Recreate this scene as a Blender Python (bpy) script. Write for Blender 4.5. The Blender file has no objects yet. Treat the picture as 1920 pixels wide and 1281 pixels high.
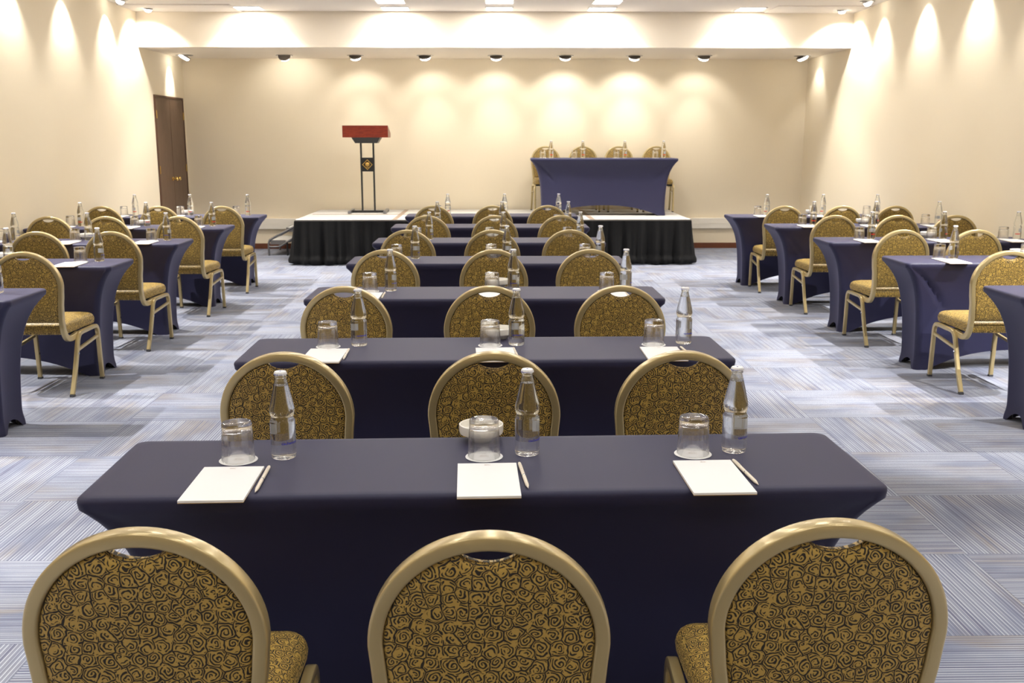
import bpy, bmesh, math, random
from mathutils import Vector, Matrix
random.seed(7)
S = bpy.context.scene
COL = S.collection
PI = math.pi

# ------------------------------------------------------------------ camera
CAMH, FPX = 1.52, 1890.0
dcam = Vector(((925 - 960) / FPX, -(264 - 640.5) / FPX, -1)).normalized()
yaw = math.asin(-dcam.x); pit = math.asin(dcam.y / math.cos(yaw))
fw = Vector((math.sin(yaw) * math.cos(pit), math.cos(yaw) * math.cos(pit), -math.sin(pit)))
rt = Vector((math.cos(yaw), -math.sin(yaw), 0)); up = rt.cross(fw)
cd = bpy.data.cameras.new('camera'); cam = bpy.data.objects.new('camera', cd); COL.objects.link(cam)
M = Matrix((rt, up, -fw)).transposed().to_4x4(); M.translation = Vector((0, 0, CAMH))
cam.matrix_world = M
cd.sensor_width = 36; cd.lens = FPX / 1920 * 36; cd.clip_start = 0.05; cd.clip_end = 60
cd.dof.use_dof = True; cd.dof.focus_distance = 2.9; cd.dof.aperture_fstop = 11
S.camera = cam

def in_frame(p, margin=60):
    v = Vector(p) - Vector((0, 0, CAMH)); z = v.dot(fw)
    if z < .1: return False
    x = 960 + FPX * v.dot(rt) / z; y = 640.5 - FPX * v.dot(up) / z
    return -margin < x < 1920 + margin and -margin < y < 1281 + margin

# ------------------------------------------------------------------ world, exposure
w = bpy.data.worlds.new('world'); S.world = w; w.use_nodes = True
w.node_tree.nodes['Background'].inputs[0].default_value = (1, .95, .88, 1)
w.node_tree.nodes['Background'].inputs[1].default_value = .2
vs = S.view_settings
vs.view_transform = 'Standard'; vs.look = 'None'; vs.gamma = 1; vs.use_curve_mapping = False
vs.exposure = 0.24

# light powers (W) of the lamps built further down
P_PANEL, P_FIRST, P_WALL, P_IN, P_SOFFIT = 6.5, 10, 46, 400, 13
WARM = (1, .965, .91)

# room dimensions
XL, XR, YB, YF, ZC = -4.30, 4.40, 14.5, -2.6, 3.055
YBH, ZS = 12.75, 2.635

# ------------------------------------------------------------------ materials
def mat(name, col=(.8, .8, .8), rough=.5, metal=0, **kw):
    m = bpy.data.materials.new(name); m.use_nodes = True
    b = m.node_tree.nodes['Principled BSDF']
    b.inputs['Base Color'].default_value = (*col, 1)
    b.inputs['Roughness'].default_value = rough
    b.inputs['Metallic'].default_value = metal
    for k, v in kw.items():
        b.inputs[k.replace('_', ' ')].default_value = v
    return m
class NT:
    def __init__(s, m): s.t = m.node_tree; s.n = s.t.nodes; s.l = s.t.links; s.b = s.n.get('Principled BSDF')
    def node(s, t, **kw):
        x = s.n.new(t)
        for k, v in kw.items(): setattr(x, k, v)
        return x
    def math(s, op, a, b=None, c=None):
        x = s.n.new('ShaderNodeMath'); x.operation = op
        for i, v in enumerate((a, b, c)):
            if v is None: continue
            if isinstance(v, (int, float)): x.inputs[i].default_value = v
            else: s.l.new(v, x.inputs[i])
        return x.outputs[0]
    def vmath(s, op, a, b=None):
        x = s.n.new('ShaderNodeVectorMath'); x.operation = op
        for i, v in enumerate((a, b)):
            if v is None: continue
            if isinstance(v, tuple): x.inputs[i].default_value = v
            else: s.l.new(v, x.inputs[i])
        return x.outputs[0]
    def mix(s, f, a, b):
        x = s.n.new('ShaderNodeMix'); x.data_type = 'RGBA'
        for i, v in ((0, f), (6, a), (7, b)):
            if isinstance(v, (int, float)): x.inputs[i].default_value = v
            elif isinstance(v, tuple): x.inputs[i].default_value = (*v, 1)
            else: s.l.new(v, x.inputs[i])
        return x.outputs[2]
    def noise(s, vec, scale, detail=2, rough=.5):
        x = s.n.new('ShaderNodeTexNoise'); x.inputs['Scale'].default_value = scale
        x.inputs['Detail'].default_value = detail; x.inputs['Roughness'].default_value = rough
        if vec is not None: s.l.new(vec, x.inputs['Vector'])
        return x
    def ramp(s, f, a, b):
        x = s.n.new('ShaderNodeMapRange'); x.inputs[1].default_value = a; x.inputs[2].default_value = b
        s.l.new(f, x.inputs[0]); return x.outputs[0]
    def bump(s, h, dist, strength=1):
        x = s.n.new('ShaderNodeBump'); x.inputs['Distance'].default_value = dist; x.inputs['Strength'].default_value = strength
        s.l.new(h, x.inputs['Height']); s.l.new(x.outputs[0], s.b.inputs['Normal'])
    def obj(s): return s.node('ShaderNodeTexCoord').outputs['Object']
    def sep(s, v):
        x = s.n.new('ShaderNodeSeparateXYZ'); s.l.new(v, x.inputs[0]); return x.outputs
    def comb(s, x, y, z=0):
        c = s.n.new('ShaderNodeCombineXYZ')
        for i, v in enumerate((x, y, z)):
            if isinstance(v, (int, float)): c.inputs[i].default_value = v
            else: s.l.new(v, c.inputs[i])
        return c.outputs[0]

def m_wall():
    m = mat('cream_wallpaper', (.80, .67, .44), .75); t = NT(m); o = t.obj(); s = t.sep(o)
    v = t.comb(t.math('MULTIPLY', t.math('ADD', s[0], s[1]), 60), t.math('MULTIPLY', s[2], 6))
    n = t.noise(v, 1, 3); n2 = t.noise(o, .8, 2)
    c = t.mix(n2.outputs[0], (.82, .72, .545), (.84, .745, .57))
    t.l.new(t.mix(t.math('MULTIPLY', n.outputs[0], .10), c, (.66, .56, .40)), t.b.inputs['Base Color'])
    t.bump(n.outputs[0], .0006, .5); return m
def m_carpet():
    m = mat('striped_carpet_tiles', (.3, .3, .4), .95); t = NT(m); s = t.sep(t.obj())
    T = .632
    x = t.math('DIVIDE', t.math('ADD', s[0], 20 * T + .13), T); y = t.math('DIVIDE', t.math('SUBTRACT', s[1], 3.52 - 20 * T), T)
    ix, iy = t.math('FLOOR', x), t.math('FLOOR', y)
    chk = t.math('MODULO', t.math('ADD', ix, iy), 2)
    inv = t.math('SUBTRACT', 1, chk)
    # u runs across the stripes, q along them
    u = t.math('ADD', t.math('MULTIPLY', s[0], chk), t.math('MULTIPLY', s[1], inv))
    q = t.math('ADD', t.math('MULTIPLY', s[1], chk), t.math('MULTIPLY', s[0], inv))
    wn = t.node('ShaderNodeTexWhiteNoise', noise_dimensions='2D'); t.l.new(t.comb(ix, iy), wn.inputs['Vector'])
    r = wn.outputs['Value']
    off = t.math('MULTIPLY', r, 9.0)
    v1 = t.comb(t.math('MULTIPLY', t.math('ADD', u, off), 110), t.math('MULTIPLY', q, .6), off)
    n1 = t.noise(v1, 1, 1)
    period = .0135
    st = t.math('SINE', t.math('MULTIPLY', u, 2 * PI / period))
    v2 = t.comb(t.math('MULTIPLY', u, 6), t.math('MULTIPLY', q, 2.6), off); n2 = t.noise(v2, 1, 2)
    v3 = t.comb(t.math('MULTIPLY', u, 7), t.math('MULTIPLY', q, 2.2), t.math('ADD', off, 5)); n3 = t.noise(v3, 1, 1)
    brown = t.ramp(n3.outputs[0], .46, .62)
    base = t.mix(brown, (.150, .175, .255), (.195, .18, .18))
    base = t.mix(t.ramp(n2.outputs[0], .40, .66), base, (.215, .24, .31))
    dark = t.mix(t.ramp(n1.outputs[0], .52, .66), base, (.085, .09, .16))
    amp = t.math('MULTIPLY', t.ramp(st, .45, .85), t.ramp(n2.outputs[0], .25, .55))
    col = t.mix(t.math('MULTIPLY', amp, .95), dark, (.46, .49, .555))
    st2 = t.ramp(t.math('SINE', t.math('MULTIPLY', t.math('ADD', u, off), 2 * PI / .0405)), .45, .75)
    col = t.mix(t.math('MULTIPLY', st2, .32), col, (.07, .08, .15))
    pile = t.noise(t.obj(), 350, 2); col = t.mix(t.math('MULTIPLY', pile.outputs[0], .35), col, (.10, .10, .13))
    fx = t.math('ABSOLUTE', t.math('SUBTRACT', t.math('FRACT', x), .5)); fy = t.math('ABSOLUTE', t.math('SUBTRACT', t.math('FRACT', y), .5))
    seam = t.math('GREATER_THAN', t.math('MAXIMUM', fx, fy), .4965)
    col = t.mix(t.math('MULTIPLY', seam, .35), col, (.07, .08, .13))
    t.l.new(col, t.b.inputs['Base Color']); t.bump(t.math('ADD', t.math('MULTIPLY', st, .35), pile.outputs[0]), .0015, .5)
    t.b.inputs['Sheen Weight'].default_value = .1
    return m
def m_rose():
    m = mat('gold_rose_damask', (.35, .25, .08), .55); t = NT(m)
    uv = t.node('ShaderNodeUVMap'); uv.uv_map = 'UVMap'
    p = t.vmath('MULTIPLY', uv.outputs[0], (38, 38, 38))
    wob = t.noise(p, 1.6, 1); d = t.vmath('MULTIPLY', t.vmath('SUBTRACT', wob.outputs['Color'], (.5, .5, .5)), (.45, .45, 0))
    pw = t.vmath('ADD', p, d)
    def vor(f):
        v = t.node('ShaderNodeTexVoronoi', voronoi_dimensions='2D', feature=f); v.inputs['Scale'].default_value = 1
        v.inputs['Randomness'].default_value = .72; t.l.new(pw, v.inputs['Vector']); return v
    a = vor('F1'); e = vor('DISTANCE_TO_EDGE')
    rel = t.sep(t.vmath('SUBTRACT', pw, a.outputs['Position']))
    rad = a.outputs['Distance']
    cs = t.sep(a.outputs['Color'])
    ang = t.math('DIVIDE', t.math('ARCTAN2', rel[1], rel[0]), 2 * PI)
    sgn = t.math('SUBTRACT', t.math('MULTIPLY', t.math('GREATER_THAN', cs[0], .5), 2), 1)
    sp = t.math('FRACT', t.math('ADD', t.math('ADD', t.math('MULTIPLY', rad, 4.6), t.math('MULTIPLY', ang, sgn)), cs[1]))
    line = t.math('LESS_THAN', t.math('ABSOLUTE', t.math('SUBTRACT', sp, .5)), .25)
    gap = t.math('LESS_THAN', t.noise(pw, 2.1, 1).outputs[0], .60)
    edge = t.math('LESS_THAN', e.outputs['Distance'], .055)
    inside = t.math('GREATER_THAN', e.outputs['Distance'], .095)
    mask = t.math('MAXIMUM', t.math('MULTIPLY', t.math('MULTIPLY', line, inside), gap), t.math('MULTIPLY', edge, t.math('LESS_THAN', t.noise(pw, 1.3, 1).outputs[0], .62)))
    weave = t.noise(uv.outputs[0], 900, 1)
    gold = t.mix(weave.outputs[0], (.41, .26, .045), (.55, .365, .09))
    t.l.new(t.mix(mask, gold, (.014, .010, .008)), t.b.inputs['Base Color'])
    t.l.new(t.math('ADD', t.math('MULTIPLY', mask, .3), .42), t.b.inputs['Roughness'])
    t.b.inputs['Sheen Weight'].default_value = .10; t.b.inputs['Sheen Tint'].default_value = (1, .85, .5, 1)
    t.bump(mask, -.0004, .4); return m
def m_cloth(name, col, sheen, tint, rough=.6):
    m = mat(name, col, rough); t = NT(m)
    t.b.inputs['Sheen Weight'].default_value = sheen; t.b.inputs['Sheen Tint'].default_value = (*tint, 1)
    t.b.inputs['Sheen Roughness'].default_value = .35
    n = t.noise(t.vmath('MULTIPLY', t.obj(), (1, 1, .3)), 700, 2)
    t.bump(n.outputs[0], .0003, .35); return m
def m_wood(name, a, b, scale=(3, 3, 3), rough=.35):
    m = mat(name, a, rough); t = NT(m)
    n = t.noise(t.vmath('MULTIPLY', t.obj(), scale), 4, 5, .65)
    w_ = t.math('FRACT', t.math('MULTIPLY', n.outputs[0], 5))
    t.l.new(t.mix(t.math('MULTIPLY', w_, n.outputs[0]), a, b), t.b.inputs['Base Color'])
    return m
def m_glass(name, ior, mix, tint=(1, 1, 1)):
    m = bpy.data.materials.new(name); m.use_nodes = True; nt = m.node_tree; nt.nodes.clear()
    o = nt.nodes.new('ShaderNodeOutputMaterial'); x = nt.nodes.new('ShaderNodeMixShader')
    g = nt.nodes.new('ShaderNodeBsdfGlass'); g.inputs['IOR'].default_value = ior; g.inputs['Roughness'].default_value = 0
    g.inputs['Color'].default_value = (*tint, 1)
    tr = nt.nodes.new('ShaderNodeBsdfTransparent'); x.inputs[0].default_value = mix
    nt.links.new(g.outputs[0], x.inputs[1]); nt.links.new(tr.outputs[0], x.inputs[2]); nt.links.new(x.outputs[0], o.inputs[0])
    return m
def m_emit(name, col, s):
    m = bpy.data.materials.new(name); m.use_nodes = True; b = m.node_tree.nodes['Principled BSDF']
    b.inputs['Emission Color'].default_value = (*col, 1); b.inputs['Emission Strength'].default_value = s
    b.inputs['Base Color'].default_value = (.9, .9, .9, 1); return m
def m_stage():
    m = mat('grey_stage_deck', (.5, .49, .47), .6); t = NT(m); n = t.noise(t.obj(), 160, 3); n2 = t.noise(t.obj(), 3, 3)
    c = t.mix(n.outputs[0], (.40, .39, .37), (.66, .65, .62)); t.l.new(t.mix(t.math('MULTIPLY', n2.outputs[0], .3), c, (.45, .40, .34)), t.b.inputs['Base Color'])
    return m
WALL = m_wall(); CARPET = m_carpet(); ROSE = m_rose()
CEIL = mat('ceiling_paint', (.80, .75, .70), .8)
NAVY = m_cloth('navy_stretch_cloth', (.011, .011, .047), .22, (.46, .46, .80))
BLACK = m_cloth('black_pleated_cloth', (.0035, .0035, .004), .03, (.5, .5, .55), .7); BLACK.node_tree.nodes['Principled BSDF'].inputs['Specular IOR Level'].default_value = .2
FRAME = mat('champagne_metal_paint', (.54, .425, .21), .28, .5, Coat_Weight=.3, Coat_Roughness=.15)
RUBBER = mat('grey_rubber', (.06, .06, .065), .6)
BOTTLE = m_glass('water_filled_glass', 1.36, .30, (.985, .995, .99))
TUMBLER = m_glass('clear_glass', 1.46, .30)
CAP = mat('white_bottle_cap', (.85, .85, .88), .3); CAPB = mat('blue_cap_teeth', (.25, .27, .55), .35)
BLUE = mat('blue_print', (.01, .02, .42), .5); RED = mat('red_print', (.75, .03, .01), .5); PRINTG = mat('pale_print', (.62, .62, .64), .5)
PAPER = mat('white_paper', (.90, .90, .90), .7); PRINT = mat('brown_print', (.30, .17, .11), .7); CARD = mat('pad_backing_card', (.55, .38, .18), .7)
PORC = mat('white_porcelain', (.86, .83, .76), .18)
PEN = mat('ivory_pen', (.80, .72, .60), .35); STEEL = mat('chrome', (.7, .7, .7), .2, 1)
DOORW = m_wood('dark_walnut_door', (.085, .045, .025), (.18, .11, .07), (12, 12, .7), .4)
DOORF = mat('dark_door_frame', (.07, .028, .014), .45)
BRASS = mat('polished_brass', (.85, .58, .18), .22, 1)
BASEW = m_wood('brown_baseboard_wood', (.11, .030, .010), (.17, .055, .02), (1, 1, 10), .4)
CHERRY = m_wood('red_cherry_veneer', (.16, .012, .004), (.40, .055, .015), (2.2, 4, 22), .3)
IRON = mat('matt_black_steel', (.010, .010, .010), .4)
PLASTIC = mat('white_trunking_plastic', (.78, .74, .66), .45)
DECK = m_stage(); DECKE = mat('aluminium_deck_edge', (.20, .19, .18), .4, .7); TREADE = mat('grey_tube_steel', (.22, .22, .23), .3, .8)
JOINT = mat('brown_joint_tape', (.30, .22, .16), .6)
LENS = m_emit('lit_lamp_glass', (1, .97, .9), 14); PANELE = m_emit('lit_panel_diffuser', (1, .96, .88), 9)
HOUSING = mat('brushed_lamp_housing', (.45, .43, .42), .35, .6); WHITEM = mat('white_lamp_trim', (.8, .78, .75), .4)
PLASTER = mat('white_switch_plastic', (.8, .78, .72), .4)

# ------------------------------------------------------------------ mesh helpers
def mkobj(name, verts, faces, m, parent=None, smooth=True, uvs=None, mats=None, fm=None, loc=None):
    me = bpy.data.meshes.new(name); me.from_pydata([tuple(v) for v in verts], [], faces)
    ml = [m] if not mats else mats
    for x in ml: me.materials.append(x)
    if fm:
        for p, i in zip(me.polygons, fm): p.material_index = i
    if uvs:
        ul = me.uv_layers.new(name='UVMap')
        for lp in me.loops: ul.data[lp.index].uv = uvs[lp.vertex_index]
    bm = bmesh.new(); bm.from_mesh(me)
    if m is TUMBLER: bmesh.ops.remove_doubles(bm, verts=bm.verts[:], dist=2e-6)
    bmesh.ops.recalc_face_normals(bm, faces=bm.faces)
    if smooth:
        for f in bm.faces: f.smooth = True
        for e in bm.edges:
            if len(e.link_faces) == 2 and e.calc_face_angle(0) > math.radians(38): e.smooth = False
    bm.to_mesh(me); bm.free()
    o = bpy.data.objects.new(name, me); COL.objects.link(o)
    if parent: o.parent = parent
    if loc: o.location = loc
    return o
class MB:
    def __init__(s): s.v = []; s.f = []; s.m = []; s.cur = 0
    def add(s, vs_, fs):
        b = len(s.v); s.v += [tuple(v) for v in vs_]; s.f += [tuple(i + b for i in f) for f in fs]; s.m += [s.cur] * len(fs); return s
    def box(s, x0, x1, y0, y1, z0, z1, bev=0):
        if bev <= 0:
            v = [(x, y, z) for z in (z0, z1) for y in (y0, y1) for x in (x0, x1)]
            return s.add(v, [(0, 2, 3, 1), (4, 5, 7, 6), (0, 1, 5, 4), (2, 6, 7, 3), (0, 4, 6, 2), (1, 3, 7, 5)])
        bm = bmesh.new(); bmesh.ops.create_cube(bm, size=1)
        for v in bm.verts: v.co = Vector(((x0 + x1) / 2 + v.co.x * (x1 - x0), (y0 + y1) / 2 + v.co.y * (y1 - y0), (z0 + z1) / 2 + v.co.z * (z1 - z0)))
        bmesh.ops.bevel(bm, geom=bm.edges[:], offset=bev, segments=2, affect='EDGES', profile=.5)
        bm.verts.index_update(); r = s.add([v.co[:] for v in bm.verts], [tuple(v.index for v in f.verts) for f in bm.faces]); bm.free(); return r
    def sweep(s, path, sec, closed=False, capped=True, side=None):
        """sec: list of (a,b) in the local frame: a along 'side', b along normal"""
        P = [Vector(p) for p in path]; n = len(P); rings = []
        sd = Vector(side) if side else None
        for i in range(n):
            if closed: tn = (P[(i + 1) % n] - P[i - 1]).normalized()
            else: tn = (P[min(i + 1, n - 1)] - P[max(i - 1, 0)]).normalized()
            if sd is None:
                sd = Vector((0, 0, 1)) if abs(tn.z) < .9 else Vector((1, 0, 0))
                cur = sd
            a = (sd - tn * sd.dot(tn)).normalized() if side else (cur - tn * cur.dot(tn)).normalized()
            if not side: cur = a
            b = tn.cross(a)
            rings.append([P[i] + a * q[0] + b * q[1] for q in sec])
        k = len(sec); vs_ = [v for r in rings for v in r]; fs = []
        for i in range(n if closed else n - 1):
            j = (i + 1) % n
            for c in range(k): fs.append((i * k + c, i * k + (c + 1) % k, j * k + (c + 1) % k, j * k + c))
        if not closed and capped: fs += [tuple(range(k - 1, -1, -1)), tuple((n - 1) * k + c for c in range(k))]
        return s.add(vs_, fs)
    def tube(s, path, r, k=10, closed=False): return s.sweep(path, [(r * math.cos(2 * PI * i / k), r * math.sin(2 * PI * i / k)) for i in range(k)], closed)
    def lathe(s, prof, k=32, c=(0, 0, 0), axis='z'):
        vs_ = []; fs = []; n = len(prof); idx = []
        for r, z in prof:
            if r < 1e-6: idx.append([len(vs_)]); vs_.append((0, 0, z))
            else:
                idx.append(list(range(len(vs_), len(vs_) + k)))
                vs_ += [(r * math.cos(2 * PI * i / k), r * math.sin(2 * PI * i / k), z) for i in range(k)]
        for a, b in zip(idx, idx[1:]):
            for i in range(k):
                j = (i + 1) % k
                if len(a) == 1 and len(b) == 1: continue
                if len(a) == 1: fs.append((a[0], b[j], b[i]))
                elif len(b) == 1: fs.append((a[i], a[j], b[0]))
                else: fs.append((a[i], a[j], b[j], b[i]))
        if axis == 'x': vs_ = [(z, x, y) for x, y, z in vs_]
        if axis == 'y': vs_ = [(y, z, x) for x, y, z in vs_]
        return s.add([(x + c[0], y + c[1], z + c[2]) for x, y, z in vs_], fs)
    def prism(s, pts, z0, z1):
        n = len(pts)
        return s.add([(x, y, z) for z in (z0, z1) for x, y in pts], [tuple(range(n - 1, -1, -1)), tuple(range(n, 2 * n))] + [(i, (i + 1) % n, n + (i + 1) % n, n + i) for i in range(n)])
    def build(s, name, m, parent=None, smooth=True, mats=None, loc=None):
        return mkobj(name, s.v, s.f, m, parent, smooth, mats=mats, fm=s.m if mats else None, loc=loc)
def rrect(a, b, r, n=3):
    pts = []
    for cx, cy, t0 in ((a - r, b - r, 0), (-(a - r), b - r, 90), (-(a - r), -(b - r), 180), (a - r, -(b - r), 270)):
        for i in range(n + 1):
            t = math.radians(t0 + 90 * i / n); pts.append((cx + r * math.cos(t), cy + r * math.sin(t)))
    return pts
def catmull(P, n=6):
    P = [Vector(p) for p in P]; out = []
    for i in range(len(P) - 1):
        p0, p1, p2, p3 = P[max(i - 1, 0)], P[i], P[i + 1], P[min(i + 2, len(P) - 1)]
        for k in range(n):
            t = k / n
            out.append(.5 * ((2 * p1) + (p2 - p0) * t + (2 * p0 - 5 * p1 + 4 * p2 - p3) * t * t + (3 * p1 - p0 - 3 * p2 + p3) * t ** 3))
    out.append(P[-1]); return out
def tag(o, label=None, cat=None, group=None, kind=None):
    if label: o['label'] = label
    if cat: o['category'] = cat
    if group: o['group'] = group
    if kind: o['kind'] = kind
    return o
def empty(name, loc=(0, 0, 0), rz=0):
    o = bpy.data.objects.new(name, None); COL.objects.link(o); o.location = loc; o.rotation_euler = (0, 0, rz); o.empty_display_size = .1; return o
def kids(o): return KIDS.get(o.name, [])
KIDS = {}
def reg(o):
    for c in [x for x in bpy.data.objects if x.parent == o]:
        KIDS.setdefault(o.name, []).append(c); reg(c)
def clone(o, parent=None, skip=()):
    c = o.copy(); COL.objects.link(c)
    for k in ('label', 'category', 'group'):
        if parent is None and k in c: del c[k]
    if parent: c.parent = parent
    for ch in kids(o):
        if ch.name.split('.')[0] in skip: continue
        clone(ch, c, skip)
    return c
USED = {}
def inst(proto, loc, rz, label, cat, group, skip=()):
    if proto.name not in USED and not skip:
        USED[proto.name] = 1; o = proto
    else: o = clone(proto, None, skip)
    o.location = loc; o.rotation_euler = (0, 0, rz)
    return tag(o, label, cat, group)

# ------------------------------------------------------------------ the room
def struct(name, mb, m, smooth=False, mats=None): return tag(mb.build(name, m, None, smooth, mats), kind='structure')
struct('floor', MB().box(XL - .2, XR + .2, YF - .2, YB + .2, -.2, 0), CARPET)
struct('ceiling', MB().box(XL - .2, XR + .2, YF - .2, YBH + .02, ZC, ZC + .2), CEIL)
struct('wall_left', MB().box(XL - .2, XL, YF - .2, YB + .2, 0, ZC + .1), WALL)
struct('wall_right', MB().box(XR, XR + .2, YF - .2, YB + .2, 0, ZC + .1), WALL)
struct('wall_back', MB().box(XL, XR, YB, YB + .2, 0, ZC + .1), WALL)
struct('wall_front', MB().box(XL, XR, YF - .2, YF, 0, ZC + .1), WALL)
struct('trim_1', MB().box(XL, XR, YBH, YB, ZS, ZC + .2), mat('bulkhead_paint', (.82, .74, .62), .8))
struct('trim_2', MB().box(XL, XR, YB - .055, YB, .285, .435, .006).box(XL, XR, YB - .058, YB - .05, .355, .365), PLASTIC)
# ceiling panel strips that step down a few millimetres beside the bulkhead
struct('trim_3', MB().box(XL, -3.02, YBH - .62, YBH, ZC - .012, ZC).box(3.30, XR, YBH - .62, YBH, ZC - .012, ZC), CEIL)
struct('baseboard_back', MB().box(XL, XR, YB - .016, YB, 0, .078, .003), BASEW)
struct('baseboard_right', MB().box(XR - .016, XR, YF, YB - .02, 0, .078, .003), BASEW)
struct('baseboard_left', MB().box(XL, XL + .016, YF, 13.12, 0, .078, .003), BASEW)

# double door in the left wall by the stage
dr = tag(empty('door_1', (XL, 13.79, 0)), kind='structure')
MB().box(0, .018, -.60, -.575, 0, 2.095).box(0, .018, .575, .60, 0, 2.095).box(0, .018, -.575, .575, 2.07, 2.095).build('door_frame', DOORF, dr, False)
for s0, s1 in ((-.572, -.004), (.004, .572)):
    lf = MB().box(0, .012, s0, s1, .008, 2.067, .002).build('door_leaf', DOORW, dr, False)
    sg = -1 if s0 < -.1 else 1
    for hz in (.35, 1.15, 1.85): MB().tube([(.016, sg * .566, hz - .05), (.016, sg * .566, hz + .05)], .007, 8).build('hinge', BRASS, lf)
    MB().lathe([(0, 0), (.026, 0), (.026, .006), (.011, .01), (.011, .035), (.024, .045), (.028, .058), (.022, .07), (0, .074)], 20, (.012, sg * .06, 1.02), 'x').build('door_knob', BRASS, lf)

# ------------------------------------------------------------------ lamps
def aim(o, d): o.rotation_euler = Vector(d).to_track_quat('-Z', 'Y').to_euler()
def spot(parent, loc, d, power, size, blend, rad=.025, col=WARM):
    l = bpy.data.lights.new('lamp_light', 'SPOT'); l.energy = power; l.spot_size = math.radians(size); l.spot_blend = blend
    l.shadow_soft_size = rad; l.color = col
    o = bpy.data.objects.new('bulb', l); COL.objects.link(o); o.parent = parent; o.location = loc; aim(o, d); return o
ORD = ['first', 'second', 'third', 'fourth', 'fifth', 'sixth', 'seventh', 'eighth', 'ninth', 'tenth', 'eleventh', 'twelfth', 'thirteenth']
def gimbal(loc, d, label, power, size, blend, group, name='recessed_spotlight', r=.062):
    t = tag(empty(name, loc), label, 'ceiling light', group)
    MB().lathe([(r + .018, 0), (r + .022, -.004), (r + .016, -.008), (r, -.008), (r - .006, .0), (r, 0)], 32).build('trim_ring', HOUSING, t)
    q = Vector(d).to_track_quat('-Z', 'Y').to_matrix()
    mb = MB().lathe([(r - .008, .012), (r - .008, -.004), (r - .014, -.004), (r - .016, 0), (0, 0)], 28)
    mb.v = [tuple(q @ Vector(v) + Vector((0, 0, -.012))) for v in mb.v]
    mb.build('lamp_head', HOUSING, t)
    mb = MB().lathe([(r - .017, -.001), (r - .019, -.016), (r - .026, -.030), (r - .040, -.039), (0, -.043)], 28)
    mb.v = [tuple(q @ Vector(v) + Vector((0, 0, -.012))) for v in mb.v]
    mb.build('lens', LENS, t)
    spot(t, Vector((0, 0, -.012)) + Vector(d).normalized() * .065, d, power, size, blend)
    return t
# nine adjustable spots in the soffit over the stage
SX = [(-4.09, (-.62, -.05, -1), 2.2, 62), (-2.77, (0, .9, -.75), .55, 125), (-1.83, (.05, .66, -1), .8, 104), (-.905, (.12, .62, -1), .9, 106), (.04, (0, .62, -1), 1.1, 106),
      (.963, (0, .6, -1), 1.5, 106), (1.887, (0, .6, -1), 1.6, 106), (2.82, (0, .62, -1), 1, 105), (4.147, (.5, .12, -1), .8, 92)]
for i, (x, d, k, sz) in enumerate(SX):
    t = gimbal((x, 13.92, ZS), d, f'{ORD[i]} round recessed spotlight from the left in the soffit over the stage', P_SOFFIT * k, sz, .6, 'spotlights in the stage soffit', r=.092)
    if 1 < i < 8: spot(t, (0, .03, -.07), (d[0], .5, -1), P_SOFFIT * k * 1.5, 56, 1)
# wall washers along both side walls
k = 0
for side, X in (('left', -4.12), ('right', 4.20)):
    for j in range(11):
        y = 11.75 - 1.17 * j
        sx = -1 if side == 'left' else 1
        t = gimbal((X, y, ZC), (sx * .30, 0, -1), f'{ORD[j]} small ceiling spotlight from the stage along the {side} wall', P_WALL, 85, .8, f'spotlights along the {side} wall', 'wall_spotlight')
        spot(t, (-sx * .04, 0, -.05), (-.35, .60, -1) if side == 'right' and j in (6, 7) else (-sx * .50, -.02, -1), P_IN, 50, .35, .02)
# square recessed lights
def panel(x, y, label, power, sz=.30):
    t = tag(empty('square_ceiling_light', (x, y, ZC)), label, 'ceiling light', 'square recessed ceiling lights')
    MB().sweep([(-sz / 2 - .01, -sz / 2 - .01, -.004), (sz / 2 + .01, -sz / 2 - .01, -.004), (sz / 2 + .01, sz / 2 + .01, -.004), (-sz / 2 - .01, sz / 2 + .01, -.004)], [(.004, .01), (-.004, .01), (-.004, -.01), (.004, -.01)], True).build('frame', WHITEM, t, False)
    MB().box(-sz / 2, sz / 2, -sz / 2, sz / 2, -.004, 0).build('diffuser', PANELE, t, False)
    l = bpy.data.lights.new('panel_light', 'AREA'); l.shape = 'SQUARE'; l.size = sz * .9; l.energy = power; l.color = WARM
    o = bpy.data.objects.new('bulb', l); COL.objects.link(o); o.parent = t; o.location = (0, 0, -.008)
    return t
PX = (-2.88, -1.15, .075, 1.29, 3.06)
PN = ('far left', 'left of centre', 'centre', 'right of centre', 'far right')
for i, x in enumerate(PX):
    t = panel(x, 12.47, f'square recessed ceiling light against the bulkhead, {PN[i]} of its row', P_FIRST)
    spot(t, (0, .05, -.02), (0, .35, -1), 120, 120, .45, .05)
for i, x in enumerate((-4.05, 4.15)):
    t = gimbal((x, 12.45, ZC), ((-.2, .2)[i], .25, -1), f'ceiling spotlight in the {("left", "right")[i]} corner against the bulkhead', 70, 130, .6, 'corner spotlights by the bulkhead', 'corner_spotlight')
for r, y in enumerate((11.85, 9.6, 7.3, 5.0, 2.7, .4)):
    for i, x in enumerate(PX):
        if r == 0 and i in (0, 4): continue
        panel(x, y, f'square recessed ceiling light {PN[i]}, {ORD[r + 1]} row out from the bulkhead', P_PANEL)

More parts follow.
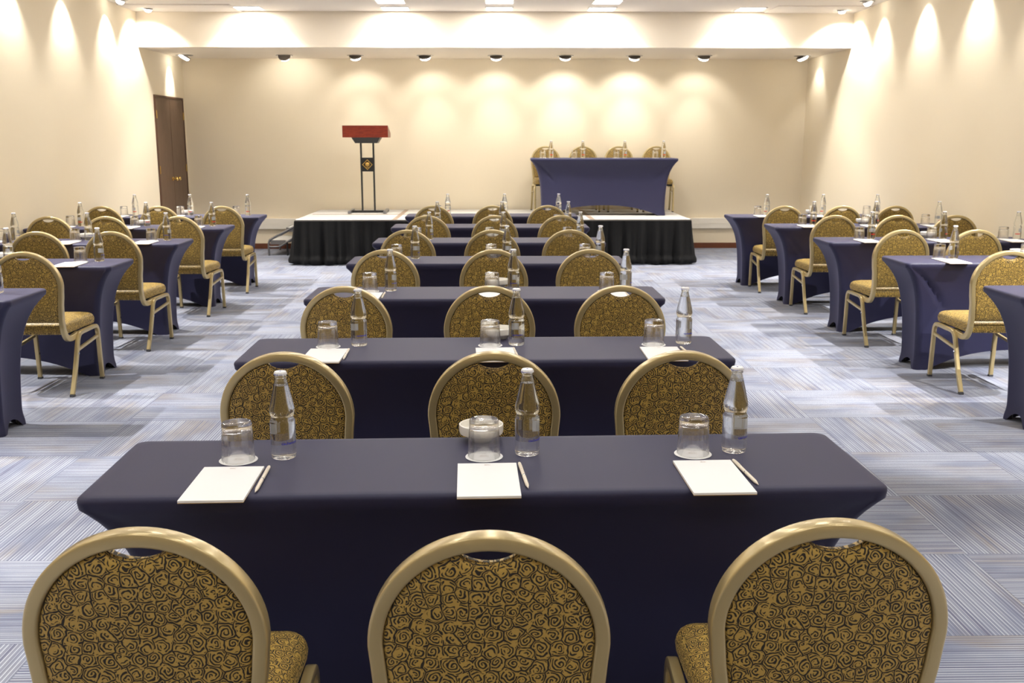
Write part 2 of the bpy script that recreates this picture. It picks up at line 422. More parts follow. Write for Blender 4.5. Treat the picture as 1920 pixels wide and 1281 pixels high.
# ------------------------------------------------------------------ stage
st = tag(empty('stage', (0, 12.55, 0)), 'low portable stage with grey deck and black pleated skirt against the back wall', 'stage')
SH = .56; SD = YB - .07 - 12.55
for i in range(4):
    for j, (ya, yb) in enumerate(((0, SD / 2), (SD / 2, SD))):
        x0 = -2.46 + i * 1.23
        d = MB().box(x0 + .004, x0 + 1.226, ya + .003, yb - .003, SH - .012, SH).build('deck_panel', DECK, st, False)
        mb = MB().box(x0 + .001, x0 + 1.229, ya + .001, ya + .02, SH - .05, SH - .001).box(x0 + .001, x0 + 1.229, yb - .02, yb - .001, SH - .05, SH - .001)
        mb.box(x0 + .001, x0 + .02, ya + .02, yb - .02, SH - .05, SH - .001).box(x0 + 1.21, x0 + 1.229, ya + .02, yb - .02, SH - .05, SH - .001)
        mb.build('deck_edge', DECKE, d, False)
# taped joints on the deck
MB().box(-.03, .03, .02, SD - .02, SH, SH + .0015).box(1.20, 1.26, .02, SD - .02, SH, SH + .0015).box(-1.26, -1.20, .02, SD - .02, SH, SH + .0015).box(-2.4, 2.4, SD / 2 - .03, SD / 2 + .03, SH + .0016, SH + .003).build('joint_tape', JOINT, st, False)
def skirt():
    # path round the left side, front and right side
    L = [(-2.45, SD), (-2.45, 0), (2.45, 0), (2.45, SD)]; pts = []; run = 0
    segs = [(L[0], L[1], (-1, 0)), (L[1], L[2], (0, -1)), (L[2], L[3], (1, 0))]
    for si, (a, b, nrm) in enumerate(segs):
        ln = math.dist(a, b); n = int(ln / .011)
        for i in range(n + (si == 2)):
            t = i / n
            nn = Vector(nrm)
            d = t * ln
            if si > 0 and d < .06: nn = (Vector(segs[si - 1][2]) * (1 - d / .06) * .5 + nn * (.5 + .5 * d / .06)).normalized()
            if si < 2 and ln - d < .06: nn = (Vector(segs[si + 1][2]) * (1 - (ln - d) / .06) * .5 + nn * (.5 + .5 * (ln - d) / .06)).normalized()
            pts.append((a[0] + (b[0] - a[0]) * t, a[1] + (b[1] - a[1]) * t, nn.x, nn.y, run + d))
        run += ln
    rnd = random.Random(3); ph = [rnd.uniform(0, 6.28) for _ in range(8)]
    rows = 22; V = []; F = []
    for r in range(rows + 1):
        h = r / rows
        z = (SH - .02) * (1 - h) + .004
        for x, y, nx, ny, s in pts:
            p = .6 * math.sin(s * 2 * PI / .155 + ph[0] + 1.3 * math.sin(s * 1.7 + ph[4])) + .5 * math.sin(s * 2 * PI / .27 + ph[1] + .5 * h) + .35 * math.sin(s * 2 * PI / .09 + ph[2] + 2 * math.sin(s * 2.3))
            amp = .005 + .026 * min(1, h * 1.4)
            o = .014 + amp * (p + .9) + .03 * h * h + (.018 * math.sin(PI * min(1, (h - .8) / .2)) if h > .8 else 0)
            V.append((x + nx * o, y + ny * o, z + (.008 * math.sin(s * 9 + ph[3]) + .008 if r == rows else 0)))
    n = len(pts)
    for r in range(rows):
        for i in range(n - 1): F.append((r * n + i, r * n + i + 1, (r + 1) * n + i + 1, (r + 1) * n + i))
    return V, F
V, F = skirt()
so = mkobj('stage_skirt', V, F, BLACK, st)
MB().box(-2.44, 2.44, .02, .04, .45, .55).build('skirt_rail', IRON, st, False)
for x in (-2.3, -1.2, 0, 1.2, 2.3):
    for y in (.15, SD - .15): MB().tube([(x, y, 0), (x, y, SH - .05)], .02, 10).build('leg', TREADE, st)

# steps at the left end of the stage
sp = tag(empty('stage_steps', (-2.56, 13.62, 0)), 'grey two-tread portable steps with tubular sides at the left stage end', 'steps')
for y in (0, .72):
    MB().tube(catmull([(-.47, y, .0), (-.47, y, .12), (-.46, y, .19), (-.42, y, .23), (-.2, y, .345), (-.02, y, .44)], 6), .014).build('side_rail', TREADE, sp)
    MB().tube(catmull([(-.47, y, .12), (-.36, y, .12), (-.30, y, .135), (-.12, y, .245), (-.02, y, .31)], 6), .012).build('stringer', TREADE, sp)
    MB().tube([(-.22, y, 0), (-.22, y, .18)], .012).build('leg', IRON, sp)
for i, (x0, z) in enumerate(((-.44, .205), (-.22, .375))):
    tr = MB().box(x0, x0 + .24 - .04 * i, .015, .705, z - .02, z, .003).build('tread', DECK, sp, False)
    MB().box(x0 - .008, x0 - .001, .015, .705, z - .06, z + .002).box(x0 - .001, x0 + .2, .0, .014, z - .055, z + .002).build('tread_edge', DECKE, tr, False)

# lectern
lc = tag(empty('lectern', (-1.695, 13.82, SH + .003), math.radians(1)), 'tall lectern with red wooden top and black steel posts on the stage', 'lectern')
mb = MB(); a = .30
mb.add([(-a, -.20, 1.0), (a, -.20, 1.0), (a, .22, 1.0), (-a, .22, 1.0), (-a, -.20, 1.155), (a, -.20, 1.155), (a, .22, 1.06), (-a, .22, 1.06)],
       [(0, 3, 2, 1), (4, 5, 6, 7), (0, 1, 5, 4), (1, 2, 6, 5), (2, 3, 7, 6), (3, 0, 4, 7)]); mb.build('reading_top', CHERRY, lc, False)
mb = MB()
mb.add([(-.145, -.12, .925), (.145, -.12, .925), (.145, .12, .925), (-.145, .12, .925), (-.19, -.16, 1.0), (.19, -.16, 1.0), (.19, .16, 1.0), (-.19, .16, 1.0)],
       [(0, 3, 2, 1), (4, 5, 6, 7), (0, 1, 5, 4), (1, 2, 6, 5), (2, 3, 7, 6), (3, 0, 4, 7)]); mb.build('top_bracket', IRON, lc, False)
for x in (-.083, .083): MB().box(x - .011, x + .011, -.02, .02, .03, .93, .003).build('post', IRON, lc, False)
pl = MB().box(-.094, .094, -.026, -.012, .55, .735).build('badge_plate', IRON, lc, False)
e = .064
mb = MB().sweep([(0, -.030, .642 + e), (e, -.030, .642), (0, -.030, .642 - e), (-e, -.030, .642)], [(.004, .006), (-.004, .006), (-.004, -.006), (.004, -.006)], True, side=(0, 1, 0))
mb.lathe([(0, 0), (.031, 0), (.031, -.004), (.026, -.010), (0, -.014)], 24, (0, -.026, .645), 'y')
for i in range(5):
    t = -.022 + i * .011; mb.tube([(t * math.cos(q / 8 * PI - PI / 2) * 1.25, -.042 + abs(q - 4) * .0018, .645 + .028 * math.sin(q / 8 * PI - PI / 2)) for q in range(9)], .0018, 6)
mb.box(-.02, .02, -.036, -.026, .600, .607); mb.build('gold_emblem', BRASS, pl)
MB().box(-.245, .245, -.025, .025, .0, .03, .004).build('base_bar', IRON, lc, False)
for x in (-.235, .235): MB().box(x - .018, x + .018, -.24, .24, .012, .040, .004).box(x - .02, x + .02, -.25, -.20, 0, .03, .004).box(x - .02, x + .02, .20, .25, 0, .03, .004).build('foot', TREADE, lc, False)

# ------------------------------------------------------------------ table with fitted cover
TH = .735
def cover(a, b, seed=0, H=TH, rise=.13, fold=1.0):
    rnd = random.Random(seed)
    # perimeter stations: parameter along a unit rounded rectangle
    st_ = []
    nx, ny, nc = 44, 16, 8
    def edge(n): return [.5 - .5 * math.cos(PI * i / n) for i in range(n)]
    V = []; F = []
    stations = []
    for side in range(4):
        n = nx if side % 2 == 0 else ny
        for t in edge(n): stations.append(('e', side, t))
        for c in range(nc): stations.append(('c', side, c / nc))
    def pt(stn, A, B, R):
        k, side, t = stn
        cs = [(-A, -B), (A, -B), (A, B), (-A, B)]
        p, q = Vector(cs[side]), Vector(cs[(side + 1) % 4]); d = (q - p).normalized(); nrm = Vector((d.y, -d.x))
        if k == 'e': return p + d * R + (q - p - d * 2 * R) * t
        ang = t * PI / 2; c = q - d * R - nrm * R
        return c + nrm * R * math.cos(ang) + d * R * math.sin(ang)
    def zb(stn):
        k, side, t = stn
        if k == 'c': return 0.0
        p = 2 * t - 1
        if side % 2 == 0: m_ = max(0, 1 - (abs(p) / .93) ** 2.4); return rise * m_
        m_ = max(0, 1 - (abs(p) / .80) ** 2.6); return .055 * m_
    rows = [('t', .030, 0.0), ('t', .012, 0.0), ('t', .006, -.0015), ('t', .0015, -.006), ('t', 0, -.013), ('s', .030, 0), ('s', .042, 0)]
    nr = 26
    for i in range(1, nr + 1): rows.append(('b', i / nr, 0))
    N = len(stations)
    fk = [rnd.uniform(.4, 1.2) * fold for _ in range(4)]
    for kind, p, q in rows:
        for stn in stations:
            if kind == 't': P = pt(stn, a - p, b - p, .03); z = H + q
            else:
                s = p if kind == 's' else .042 + p * (H - zb(stn) - .042)
                w_ = max(0, s - .028)
                g = 1 - math.exp(-w_ / .14)
                g2 = g * .93 + .07 * (s / H)
                flare = math.exp(-((H - s) / .05) ** 2)
                ex, ey = .150 * g2 - .012 * flare, .090 * g2 - .010 * flare
                R = .03 + .008 * g
                P = pt(stn, a - ex, b - ey, R); z = H - s
                k, side, t = stn
                if k == 'e':
                    u = 2 * t - 1
                    if side % 2 == 0:
                        nrm = Vector((0, -1)) if side == 0 else Vector((0, 1))
                        # face pulled inwards between the legs, and diagonal stress folds off the corners
                        P += -nrm * .022 * (1 - u * u) * math.sin(min(1, s / H) * PI * .55)
                        for cs in (-1, 1):
                            dx = (1 - cs * u) * a; ss = s - .03
                            line = ss - dx * 1.55
                            f = math.exp(-(line / .026) ** 2) * math.exp(-((dx - .11) / .075) ** 2) * .016
                            P += -nrm * f * fk[(side + (cs > 0)) % 4]
                    else:
                        nrm = Vector((1, 0)) if side == 1 else Vector((-1, 0))
                        P += -nrm * .014 * (1 - u * u) * math.sin(min(1, s / H) * PI * .8)
            V.append((P.x, P.y, z))
    NR = len(rows)
    for r in range(NR - 1):
        for i in range(N):
            j = (i + 1) % N; F.append((r * N + i, r * N + j, (r + 1) * N + j, (r + 1) * N + i))
    F.append(tuple(range(N)))
    return V, F
TABLES = {}
def table(cx, cy, z0, rz, label, L=1.83, D=.457, seed=0, fold=1.0, group=None):
    t = tag(empty('conference_table', (cx, cy, z0), rz), label, 'table', group)
    V, F = cover(L / 2, D / 2, seed, fold=fold)
    mkobj('fitted_cover', V, F, NAVY, t)
    for sx in (-1, 1):
        for sy in (-1, 1):
            x = sx * (L / 2 - .175); y = sy * (D / 2 - .11)
            MB().tube([(x, y, .0), (x, y, .70)], .014, 10).build('leg', IRON, t)
    MB().box(-L / 2 + .03, L / 2 - .03, -D / 2 + .03, D / 2 - .03, .700, .722).build('tabletop', CARD, t, False)
    return t

# ------------------------------------------------------------------ banquet chair
def yprof(z):
    P = [(.345, .085), (.36, .055), (.40, .026), (.46, .008), (.55, -.004), (.70, -.014), (.885, -.042), (1.0, -.06)]
    for (z0, y0), (z1, y1) in zip(P, P[1:]):
        if z <= z1:
            t = (z - z0) / (z1 - z0); t = max(0, t); return y0 + (y1 - y0) * t
    return P[-1][1]
YP = {}
def ys(z):   # smoothed profile
    return sum(yprof(z + d) for d in (-.03, -.015, 0, .015, .03)) / 5 if z > .42 else yprof(z)
def halfw(z):
    P = [(.34, .172), (.45, .172), (.55, .180), (.62, .189), (.68, .194)]
    if z <= P[0][0]: return P[0][1]
    for (z0, w0), (z1, w1) in zip(P, P[1:]):
        if z <= z1:
            t = (z - z0) / (z1 - z0); t = t * t * (3 - 2 * t) * .5 + t * .5; return w0 + (w1 - w0) * t
    return P[-1][1]
ZC0, RR = .678, .194     # centre and radius of the round top (centreline of the tube)
def make_chair():
    t = empty('banquet_chair')
    half = []
    for P in catmull([(.178, .20, .352), (.178, .15, .346), (.176, .10, .342), (.173, .058, .352), (.172, .030, .385), (.172, .012, .435)], 5)[:-1]: half.append(P)
    for i in range(14):
        z = .435 + (ZC0 - .435) * i / 14; half.append(Vector((halfw(z), ys(z), z)))
    arc = [Vector((RR * math.cos(PI * i / 40), ys(ZC0 + RR * math.sin(PI * i / 40)), ZC0 + RR * math.sin(PI * i / 40))) for i in range(41)]
    path = half + arc + [Vector((-p.x, p.y, p.z)) for p in reversed(half)]
    # section: a = depth direction (.037), b = ring thickness (.026); side vector follows the depth axis
    mb = MB(); sec = rrect(.0185, .013, .005, 3)
    n = len(path); rings = []
    for i in range(n):
        tn = (path[min(i + 1, n - 1)] - path[max(i - 1, 0)]).normalized()
        xz = Vector((tn.x, 0, tn.z))
        # in-plane normal keeps to the width direction; depth is perpendicular to both
        wdir = Vector((1, 0, 0)) if i < len(half) or i >= n - len(half) else (path[i] - Vector((0, path[i].y, ZC0))).normalized()
        if i >= n - len(half): wdir = Vector((-1, 0, 0))
        wdir = (wdir - tn * wdir.dot(tn)).normalized(); dep = tn.cross(wdir).normalized()
        rings.append([path[i] + dep * q[0] + wdir * q[1] for q in sec])
    k = len(sec); mb.add([v for r in rings for v in r], [(i * k + c, i * k + (c + 1) % k, (i + 1) * k + (c + 1) % k, (i + 1) * k + c) for i in range(n - 1) for c in range(k)] + [tuple(range(k)), tuple((n - 1) * k + c for c in range(k))])
    mb.build('back_frame', FRAME, t)
    # upholstered back panel
    ri = RR - .0125
    out = []
    zb0 = .452
    xs_b = halfw(zb0) - .0125
    for i in range(10): out.append((-xs_b + 2 * xs_b * i / 10, zb0))
    for i in range(14): z = zb0 + (ZC0 - zb0) * i / 14; out.append((halfw(z) - .0125, z))
    gx = .052; a0 = math.acos(gx / ri)
    for i in range(19): a = a0 * i / 18; out.append((ri * math.cos(a), ZC0 + ri * math.sin(a)))
    ztop = ZC0 + ri * math.sin(a0)
    for i in range(1, 14):
        u = 1 - 2 * i / 14; out.append((gx * u, ztop - .010 * (1 - u * u) ** .8 * 2.0 - .003))
    for i in range(19): a = PI - a0 + a0 * i / 18; out.append((ri * math.cos(a), ZC0 + ri * math.sin(a)))
    for i in range(14): z = ZC0 - (ZC0 - zb0) * i / 14; out.append((-(halfw(z) - .0125), z))
    no = len(out); cx, cz = 0, .67
    def ins(x, z, s): return cx + (x - cx) * s, cz + (z - cz) * s
    lay = [(1.0, 0)]
    for s, th in ((.998, .010), (.985, .018), (.955, .0225), (.90, .025), (.75, .027), (.5, .028), (.25, .028)): lay.append((s, th))
    V = []; UV = []; F = []
    for sgn in (1, -1):
        base = len(V)
        for s, th in lay:
            for x, z in out:
                X, Z = ins(x, z, s); thk = th * (1.0 if sgn > 0 else .72)
                V.append((X, ys(Z) + sgn * thk, Z)); UV.append((X + (3 if sgn > 0 else 0), Z))
        V.append((cx, ys(cz) + sgn * .028 * (1 if sgn > 0 else .72), cz)); UV.append((cx + (3 if sgn > 0 else 0), cz)); c = len(V) - 1
        for l in range(len(lay) - 1):
            for i in range(no): j = (i + 1) % no; F.append((base + l * no + i, base + l * no + j, base + (l + 1) * no + j, base + (l + 1) * no + i))
        l = len(lay) - 1
        for i in range(no): F.append((base + l * no + i, base + l * no + (i + 1) % no, c))
    mkobj('backrest', V, F, ROSE, t, uvs=UV)
    # piping roll along the handle gap
    mb = MB().tube([(gx * 1.06 * (1 - 2 * i / 16), ys(ztop) - .004, ztop - .020 * (1 - (1 - 2 * i / 16) ** 2) ** .8 - .006) for i in range(17)], .008, 8)
    UVp = [(v[0] * 1.3, v[1] + v[2]) for v in mb.v]
    mkobj('rolled_edge', mb.v, mb.f, ROSE, t, uvs=UVp)
    # seat
    def outline(ins_):
        pts = []
        wr, wf, y0, y1 = .176 - ins_, .192 - ins_, .030 + ins_, .490 - ins_
        rr_r, rr_f = max(.03 - ins_, .008), max(.055 - ins_, .012)
        for cx_, cy_, r, t0 in ((wf - rr_f, y1 - rr_f, rr_f, 0), (-(wf - rr_f), y1 - rr_f, rr_f, 90), (-(wr - rr_r), y0 + rr_r, rr_r, 180), (wr - rr_r, y0 + rr_r, rr_r, 270)):
            for i in range(9): a = math.radians(t0 + 90 * i / 8); pts.append((cx_ + r * math.cos(a), cy_ + r * math.sin(a)))
        return pts
    lay = [(.012, .374), (.003, .378), (0, .386), (-.003, .405), (0, .424), (.006, .436), (.016, .444), (.035, .450), (.07, .455), (.12, .458)]
    V = []; F = []; UV = []; n = 36
    for k_, (i_, z) in enumerate(lay):
        o0 = outline(0)
        for q, (x, y) in enumerate(outline(i_)):
            zz = z - (.012 * max(0, (y - .36) / .13) ** 2 if z > .42 else 0)
            V.append((x, y, zz)); d = max(0, .45 - z); X, Y = o0[q]; nn = Vector((X, Y - .26)).normalized(); UV.append((x + nn.x * d + .5, y + nn.y * d + .5))
    for l in range(len(lay) - 1):
        for i in range(n): j = (i + 1) % n; F.append((l * n + i, l * n + j, (l + 1) * n + j, (l + 1) * n + i))
    F.append(tuple(range(n - 1, -1, -1))); V.append((0, .26, .461)); UV.append((.5, .76)); c = len(V) - 1
    l = len(lay) - 1
    for i in range(n): F.append((l * n + i, l * n + (i + 1) % n, c))
    mkobj('seat', V, F, ROSE, t, uvs=UV)
    sec = rrect(.0125, .0125, .004, 2)
    for sx in (-1, 1):
        x = sx * .1995
        rear = catmull([(x, .27, .361), (x, .215, .361), (x, .178, .354), (x, .152, .328), (x, .135, .29), (x, .07, .135), (x, .004, .012)], 5)
        front = catmull([(x, .27, .361), (x, .40, .361), (x, .440, .356), (x, .462, .335), (x, .470, .30), (x, .478, .15), (x, .486, .012)], 5)
        for nm, pth in (('r', rear), ('f', front)):
            lg = MB().sweep(pth, sec, side=(1, 0, 0)).build('leg', FRAME, t)
            e_ = pth[-1]; MB().box(x - .0135, x + .0135, e_.y - .0135, e_.y + .0135, 0, .014, .002).build('rubber_foot', RUBBER, lg, False)
            if nm == 'f': MB().lathe([(0, 0), (.006, 0), (.006, .002), (0, .003)], 12, (x - sx * .0125 - (.003 if sx > 0 else 0), .478, .17), 'x').build('bumper', RUBBER, lg)
            else: MB().lathe([(0, 0), (.007, 0), (.007, .003), (0, .004)], 12, (x + sx * .0125 - (.004 if sx < 0 else 0), .115, .245), 'x').build('bolt', STEEL, lg)
        MB().sweep([(x, .128, .262), (x, .468, .292)], rrect(.008, .0095, .003, 2), side=(1, 0, 0)).build('stretcher', FRAME, t)
    MB().box(-.188, .188, .20, .225, .352, .372).box(-.188, .188, .40, .425, .352, .372).build('seat_rail', IRON, t, False)
    return t
CH = make_chair(); reg(CH)

# ------------------------------------------------------------------ table-top things
def smoothprof(P, n=4): return [(max(0, p.x), p.y) for p in catmull([(a, b, 0) for a, b in P], n)]
def text_on_cylinder(txt, size, R, ang, zc, m, parent, name, vertical=False):
    cu = bpy.data.curves.new('t', 'FONT'); cu.body = txt; cu.size = size; cu.align_x = 'CENTER'; cu.align_y = 'CENTER'; cu.offset = size * .02
    cu.resolution_u = 3
    o = bpy.data.objects.new('t', cu); COL.objects.link(o); dg = bpy.context.evaluated_depsgraph_get(); me = bpy.data.meshes.new_from_object(o.evaluated_get(dg))
    V = []; F = [tuple(p.vertices) for p in me.polygons]
    for v in me.vertices:
        x, y = v.co.x, v.co.y
        if vertical: x, y = -y, x
        a = ang + x / R
        V.append((R * math.sin(a), -R * math.cos(a), zc + y))
    bpy.data.objects.remove(o)
    me2 = bpy.data.meshes.new(name); me2.from_pydata(V, [], F); me2.materials.append(m)
    o2 = bpy.data.objects.new(name, me2); COL.objects.link(o2); o2.parent = parent; return o2
def make_bottle(red):
    t = empty('water_bottle')
    outer = smoothprof([(.0225, 0), (.0285, .003), (.0305, .012), (.0308, .03), (.0306, .07), (.0306, .098), (.0302, .104), (.0268, .110), (.0265, .114), (.0292, .121), (.0302, .130), (.0290, .142), (.0235, .170), (.0180, .195), (.0142, .212), (.0128, .218)], 3)
    outer += [(.0128, .219), (.0145, .221), (.0145, .224), (.0130, .226), (.0130, .234)]
    wl = .198
    cav = [(.0095, .234), (.0097, .218), (.0125, .207), (.0145, wl + .002), (.0138, wl), (0, wl - .0005)]
    prof = [(0, .004), (.016, .0035)] + outer + cav
    MB().lathe(prof, 40).build('bottle_body', BOTTLE, t)
    mb = MB()
    # crown cap with fluted skirt
    k = 42; V = []; F = []
    levels = [(.0150, .2275, .0011), (.0150, .2305, .0008), (.0142, .2345, .0002), (.0132, .2358, 0), (.0085, .2362, 0)]
    for r, z, am in levels:
        for i in range(k): rr = r + am * (1 if i % 2 else -1); V.append((rr * math.cos(2 * PI * i / k), rr * math.sin(2 * PI * i / k), z))
    for l in range(len(levels) - 1):
        for i in range(k): j = (i + 1) % k; F.append((l * k + i, l * k + j, (l + 1) * k + j, (l + 1) * k + i))
    F.append(tuple(range(4 * k, 5 * k)))
    cp = mkobj('bottle_cap', V, F, None, t, mats=[CAP, CAPB], fm=[1 if (f // k == 0 and f % 2) else 0 for f in range(4 * k)] + [0])
    MB().lathe([(0, .2366), (.0022, .2366), (.0024, .2362)], 10).build('cap_emblem', BLUE, cp)
    m = RED if red else BLUE
    text_on_cylinder('cachantun', .0105, .0312, .72 if not red else .1, .047, m, t, 'brand_print')
    if red:
        mb = MB(); n = 10
        V = [(.0310 * math.sin(a), -.0310 * math.cos(a), z) for z in (.040, .046) for a in [(-.45 + 1.1 * i / n) for i in range(n + 1)]]
        mkobj('red_band', V, [(i, i + 1, n + 2 + i, n + 1 + i) for i in range(n)], RED, t)
    # pale printed panel on the rear of the glass
    V = []; F = []; n = 8; c = 0
    for a0, a1, z0, z1 in ((2.3, 2.9, .058, .088), (-2.75, -2.35, .060, .088)):
        b = len(V); V += [(.0309 * math.sin(a0 + (a1 - a0) * i / n), -.0309 * math.cos(a0 + (a1 - a0) * i / n), z) for z in (z0, z1) for i in range(n + 1)]
        F += [(b + i, b + i + 1, b + n + 2 + i, b + n + 1 + i) for i in range(n)]
    mkobj('rear_print', V, F, PRINTG, t)
    def shrink(o):
        for c in bpy.data.objects:
            if c.parent == o:
                for v in c.data.vertices: v.co = Vector((v.co.x * 1.03, v.co.y * 1.03, v.co.z * .945))
                shrink(c)
    shrink(t)
    return t
BB = make_bottle(False); reg(BB); BR = make_bottle(True); reg(BR)
gl = [(.0405, .0), (.0412, .001), (.0410, .003), (.0385, .062), (.0378, .068), (.0372, .075), (.0370, .094), (.0352, .0972), (.0330, .0975), (.026, .0950), (0, .0945), ]
gi = [(0, .077), (.026, .0765), (.0335, .074), (.0358, .067), (.0370, .055), (.0398, .002), (.0401, .0002), (.0405, 0)]
TU = MB().lathe(gl + gi, 44).build('tumbler', TUMBLER)
def logo(mb, cx, cy, z, wd, hd):
    t = wd * .035
    for x0, x1, y0, y1 in ((-1, 1, .93, 1), (-1, 1, -1, -.93), (-1, -.96, -1, 1), (.96, 1, -1, 1), (-.8, -.7, -.5, .55), (-.7, -.42, .4, .55), (-.7, -.5, -.1, .05), (-.42, -.32, -.5, .55), (-.7, -.42, -.5, -.38), (-.15, -.05, -.5, .55), (-.05, .12, -.5, -.36), (.12, .2, -.5, .55), (.34, .42, -.5, .55), (.42, .75, .4, .55), (.42, .75, -.06, .06), (.42, .8, -.5, -.36)):
        a, b, c, d = cx + x0 * wd / 2, cx + x1 * wd / 2, cy + y0 * hd / 2, cy + y1 * hd / 2
        mb.add([(a, c, z), (b, c, z), (b, d, z), (a, d, z)], [(0, 1, 2, 3)])
    return mb
CO = MB().lathe([(0, 0), (.0465, 0), (.0475, .0006), (.0465, .0014), (0, .0014)], 44).build('paper_coaster', PAPER)
logo(MB(), 0, .004, .0017, .021, .014).build('printed_logo', PRINT, CO, False); reg(CO)
NP = MB().box(-.072, .072, -.118, .118, .0015, .0065).build('notepad', PAPER, None, False)
MB().box(-.072, .072, -.118, .118, 0, .0013).build('card_backing', CARD, NP, False)
logo(MB(), 0, .103, .0068, .014, .007).build('printed_logo', PRINT, NP, False); reg(NP)
PE = MB().lathe([(0, 0), (.0009, .0002), (.0012, .004), (.0036, .013), (.0044, .02), (.0044, .13), (.0040, .142), (.0025, .146), (0, .1465)], 14).build('pen', PEN)
for v in PE.data.vertices: v.co = Vector((v.co.x, (v.co.z - .073) * 1.27, v.co.y + .0046))
MB().lathe([(.0045, .066), (.0048, .067), (.0048, .070), (.0045, .071)], 14).build('pen_band', STEEL, PE)
for c in [x for x in bpy.data.objects if x.parent == PE]:
    for v in c.data.vertices: v.co = Vector((v.co.x, (v.co.z - .073) * 1.27, v.co.y + .0046))
MB().box(-.0012, .0012, .035, .075, .0088, .0102).build('pen_clip', PEN, PE, False); reg(PE)
# faceted candy dish
dishp = [(.030, 0), (.033, .002), (.040, .012), (.0575, .020), (.0595, .028), (.0590, .044), (.0560, .0455), (.054, .044), (.053, .026), (.036, .014), (0, .012)]
DI = MB().lathe([(0, 0)] + dishp, 40).build('candy_dish', PORC)
reg(DI); reg(TU)

PEN_ROWS = {('centre', 0), ('centre', 1), ('centre', 2)}
def set_place(tb_c, rz, X, Y, where, col, row, red, mid, pen=True, pad=True, jit=0, r2=None, k_=1):
    """one delegate's place: X along the table, Y of the glass; where = phrase naming the place"""
    cx, cy = tb_c; z = r2 if r2 else TH
    c, s = math.cos(rz), math.sin(rz)
    def at(x, y): dx, dy = x - cx, y - cy; return (cx + dx * c - dy * s, cy + dx * s + dy * c)
    rj = random.Random(hash((round(X, 2), round(Y, 2))) % 9999)
    j = lambda a: rj.uniform(-a, a) * jit
    gx, gy = at(X + j(.008), Y - .032 + j(.008)); bx, by = at(X + .110 + j(.012), Y - .014 + j(.012))
    if in_frame((gx, gy, z + .05), 40):
        inst(CO, (gx, gy, z + .0005), rz + j(.1), f'round white paper coaster under the tumbler, {where}', 'coaster', f'coasters, {col}')
        inst(TU, (gx, gy, z + .0022), rz, f'upturned clear glass tumbler, {where}', 'glass', f'tumblers, {col}')
    if in_frame((bx, by, z + .1), 30):
        inst(BR if red else BB, (bx, by, z + .0005), rz + j(.9), f'clear water bottle with {"red" if red else "blue"} print, {where}', 'bottle', f'water bottles, {col}')
    if pad:
        px, py = at(X + .006 + j(.01), Y - .222 + j(.006))
        if in_frame((px, py, z), 40):
            inst(NP, (px, py, z + .0005), rz + j(.03), f'blank white notepad, {where}', 'notepad', f'notepads, {col}')
            if pen:
                qx, qy = at(X + .091, Y - .192)
                inst(PE, (qx, qy, z + .0005), rz + math.radians(3.5 if k_ else 1), f'slim ivory pen beside the notepad, {where}', 'pen', f'pens, {col}')
    if mid:
        dx, dy = at(X - .005 + (.04 if jit else 0), Y + .118)
        if in_frame((dx, dy, z + .02), 20):
            inst(DI, (dx, dy, z + .0005), rz, f'round white porcelain dish behind the tumbler, {where}', 'dish', f'porcelain dishes, {col}')

# centre column
ROWN = ['front table', 'second table from the front', 'third table from the front', 'fourth table from the front', 'fifth table from the front', 'sixth table from the front', 'farthest table before the stage']
CF = [(-.018, 2.175, 1.5), (-.03, 3.585, .8), (-.045, 5.04, 0), (-.045, 6.535, .1), (-.035, 7.90, 0), (-.03, 9.31, 0), (-.02, 10.72, 0)]
CT = [1.57, 3.03, 4.46, 6.00, 7.36, 8.80, 10.18]
CX = [(-.600, -.01, .587), (-.645, 0, .585), (-.665, -.02, .57), (-.65, 0, .58), (-.63, -.01, .56), (-.58, .01, .59), (-.605, -.01, .54)]
SEATX = [(-.64, -.025, .508), (-.644, -.011, .633), (-.66, -.01, .60), (-.65, -.02, .61), (-.62, -.03, .60), (-.64, -.02, .60), (-.61, .02, .60)]
PL = ('left place', 'middle place', 'right place')
for r, (cx, yf, dg) in enumerate(CF):
    cy = yf + .2285; rz = math.radians(dg)
    table(cx, cy, 0, rz, L=1.86 if r == 0 else 1.84, label=f'narrow table in fitted navy cover, centre column, {ROWN[r]}', seed=r, group='navy covered tables, centre column')
    for k in range(3):
        inst(CH, (CX[r][k], CT[r] + .04 + ((.025, 0, .045)[k] if r == 0 else 0), 0), math.radians((1.5, 0, -2)[k] if r == 0 else random.uniform(-2, 2)), f'gold patterned banquet chair, {PL[k].split()[0]} one at the {ROWN[r]}, centre column', 'chair', 'banquet chairs, centre column')
        set_place((cx, cy), rz, SEATX[r][k], cy + .075, f'{PL[k]}, {ROWN[r]}, centre column', 'centre column', r, r >= 5, k == 1, pen=(r < 3), jit=0 if r == 0 else 1, k_=k)
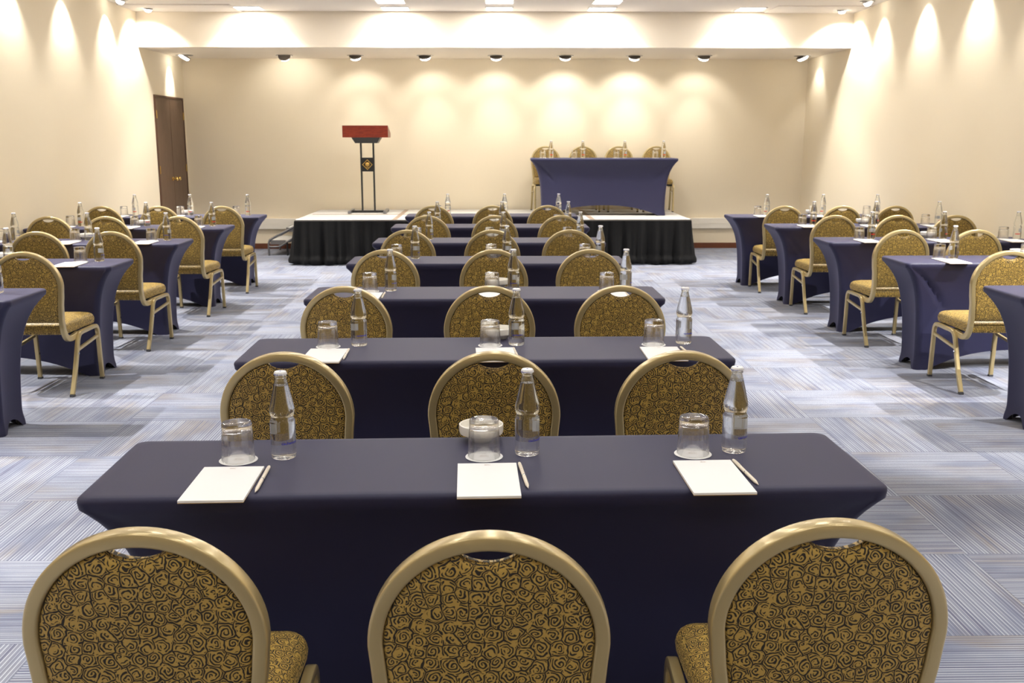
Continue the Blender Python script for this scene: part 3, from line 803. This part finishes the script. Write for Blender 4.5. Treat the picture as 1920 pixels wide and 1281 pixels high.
# side columns
SROW = ['nearest table', 'second nearest table', 'third table', 'fourth table', 'farthest table']
LB = [5.48, 6.89, 8.32, 9.71, 11.10]; LE = [-2.42, -2.44, -2.45, -2.46, -2.46]
LCH = {1: (None, None, -2.75), 2: (-3.84, -3.27, -2.74), 3: (-3.82, -3.33, -2.71), 4: (-3.88, -3.32, -2.70)}
LT = [0, 5.92, 7.27, 8.75, 10.12]
for r in range(5):
    cx, cy = LE[r] - .915 + .06, LB[r] - .2285
    cx = LE[r] - .915
    table(cx, cy, 0, 0, f'narrow table in fitted navy cover, left column, {SROW[r]}', L=1.82, seed=20 + r, group='navy covered tables, left column')
    for k in range(3):
        X = LE[r] - .29 - .60 * (2 - k)
        set_place((cx, cy), 0, X, cy + .06, f'{PL[k]}, {SROW[r]}, left column', 'left column', r, r >= 3, k == 1, pen=False, jit=1)
        if r in LCH and LCH[r][k] is not None and in_frame((LCH[r][k] + .2, LT[r], .7), 30):
            inst(CH, (LCH[r][k], LT[r] + .04, 0), math.radians(random.uniform(-2.5, 2.5)), f'gold patterned banquet chair, {PL[k].split()[0]} one at the {SROW[r]}, left column', 'chair', 'banquet chairs, left column')
RB = [5.49, 6.97, 8.34, 9.75, 11.02]; RE = [2.70, 2.70, 2.645, 2.61, 2.51]
RCH = {1: (3.05, None, None), 2: (2.99, 3.53, None), 3: (2.98, 3.53, 4.04), 4: (2.90, 3.48, 4.01)}
RT = [0, 5.88, 7.31, 8.77, 10.05]
for r in range(5):
    L = 1.68; cx, cy = RE[r] + L / 2, RB[r] - .2285
    table(cx, cy, 0, 0, f'narrow table in fitted navy cover, right column, {SROW[r]}', L=L, seed=41 + r, fold=2.0 if r == 1 else 1.0, group='navy covered tables, right column')
    for k in range(3):
        X = RE[r] + .32 + .59 * k
        if X + .15 > RE[r] + L: X = RE[r] + L - .16
        set_place((cx, cy), 0, X, cy + .06, f'{PL[k]}, {SROW[r]}, right column', 'right column', r, r >= 2, k == 1, pen=False, jit=1)
        if r in RCH and RCH[r][k] is not None and in_frame((RCH[r][k] - .2, RT[r], .7), 30):
            inst(CH, (RCH[r][k], RT[r] + .04, 0), math.radians(random.uniform(-2.5, 2.5)), f'gold patterned banquet chair, {PL[k].split()[0]} one at the {SROW[r]}, right column', 'chair', 'banquet chairs, right column')

# head table on the stage
tcx, tcy = 1.435, 13.12 + .30
table(tcx, tcy, SH + .003, math.radians(-1), 'navy covered head table standing on the stage', L=1.90, D=.60, seed=77, fold=1.6)
for k, (x, rot) in enumerate(((.73, 184), (1.25, 179), (1.755, 181), (2.28, 176))):
    inst(CH, (x, 14.30, SH + .003), math.radians(rot), f'gold banquet chair behind the stage table, {ORD[k]} from the left', 'chair', 'banquet chairs on the stage')
for k, x in enumerate((.745, 1.16, 1.71, 2.22)):
    set_place((tcx, tcy), 0, x - .10, 13.42, f'{ORD[k]} place from the left on the stage table', 'stage table', 9, True, False, pen=False, pad=False, r2=SH + TH + .003)
# prototypes that were never placed go away
for p in (CH, BB, BR, TU, CO, NP, PE, DI):
    if p.name not in USED: bpy.data.objects.remove(p)
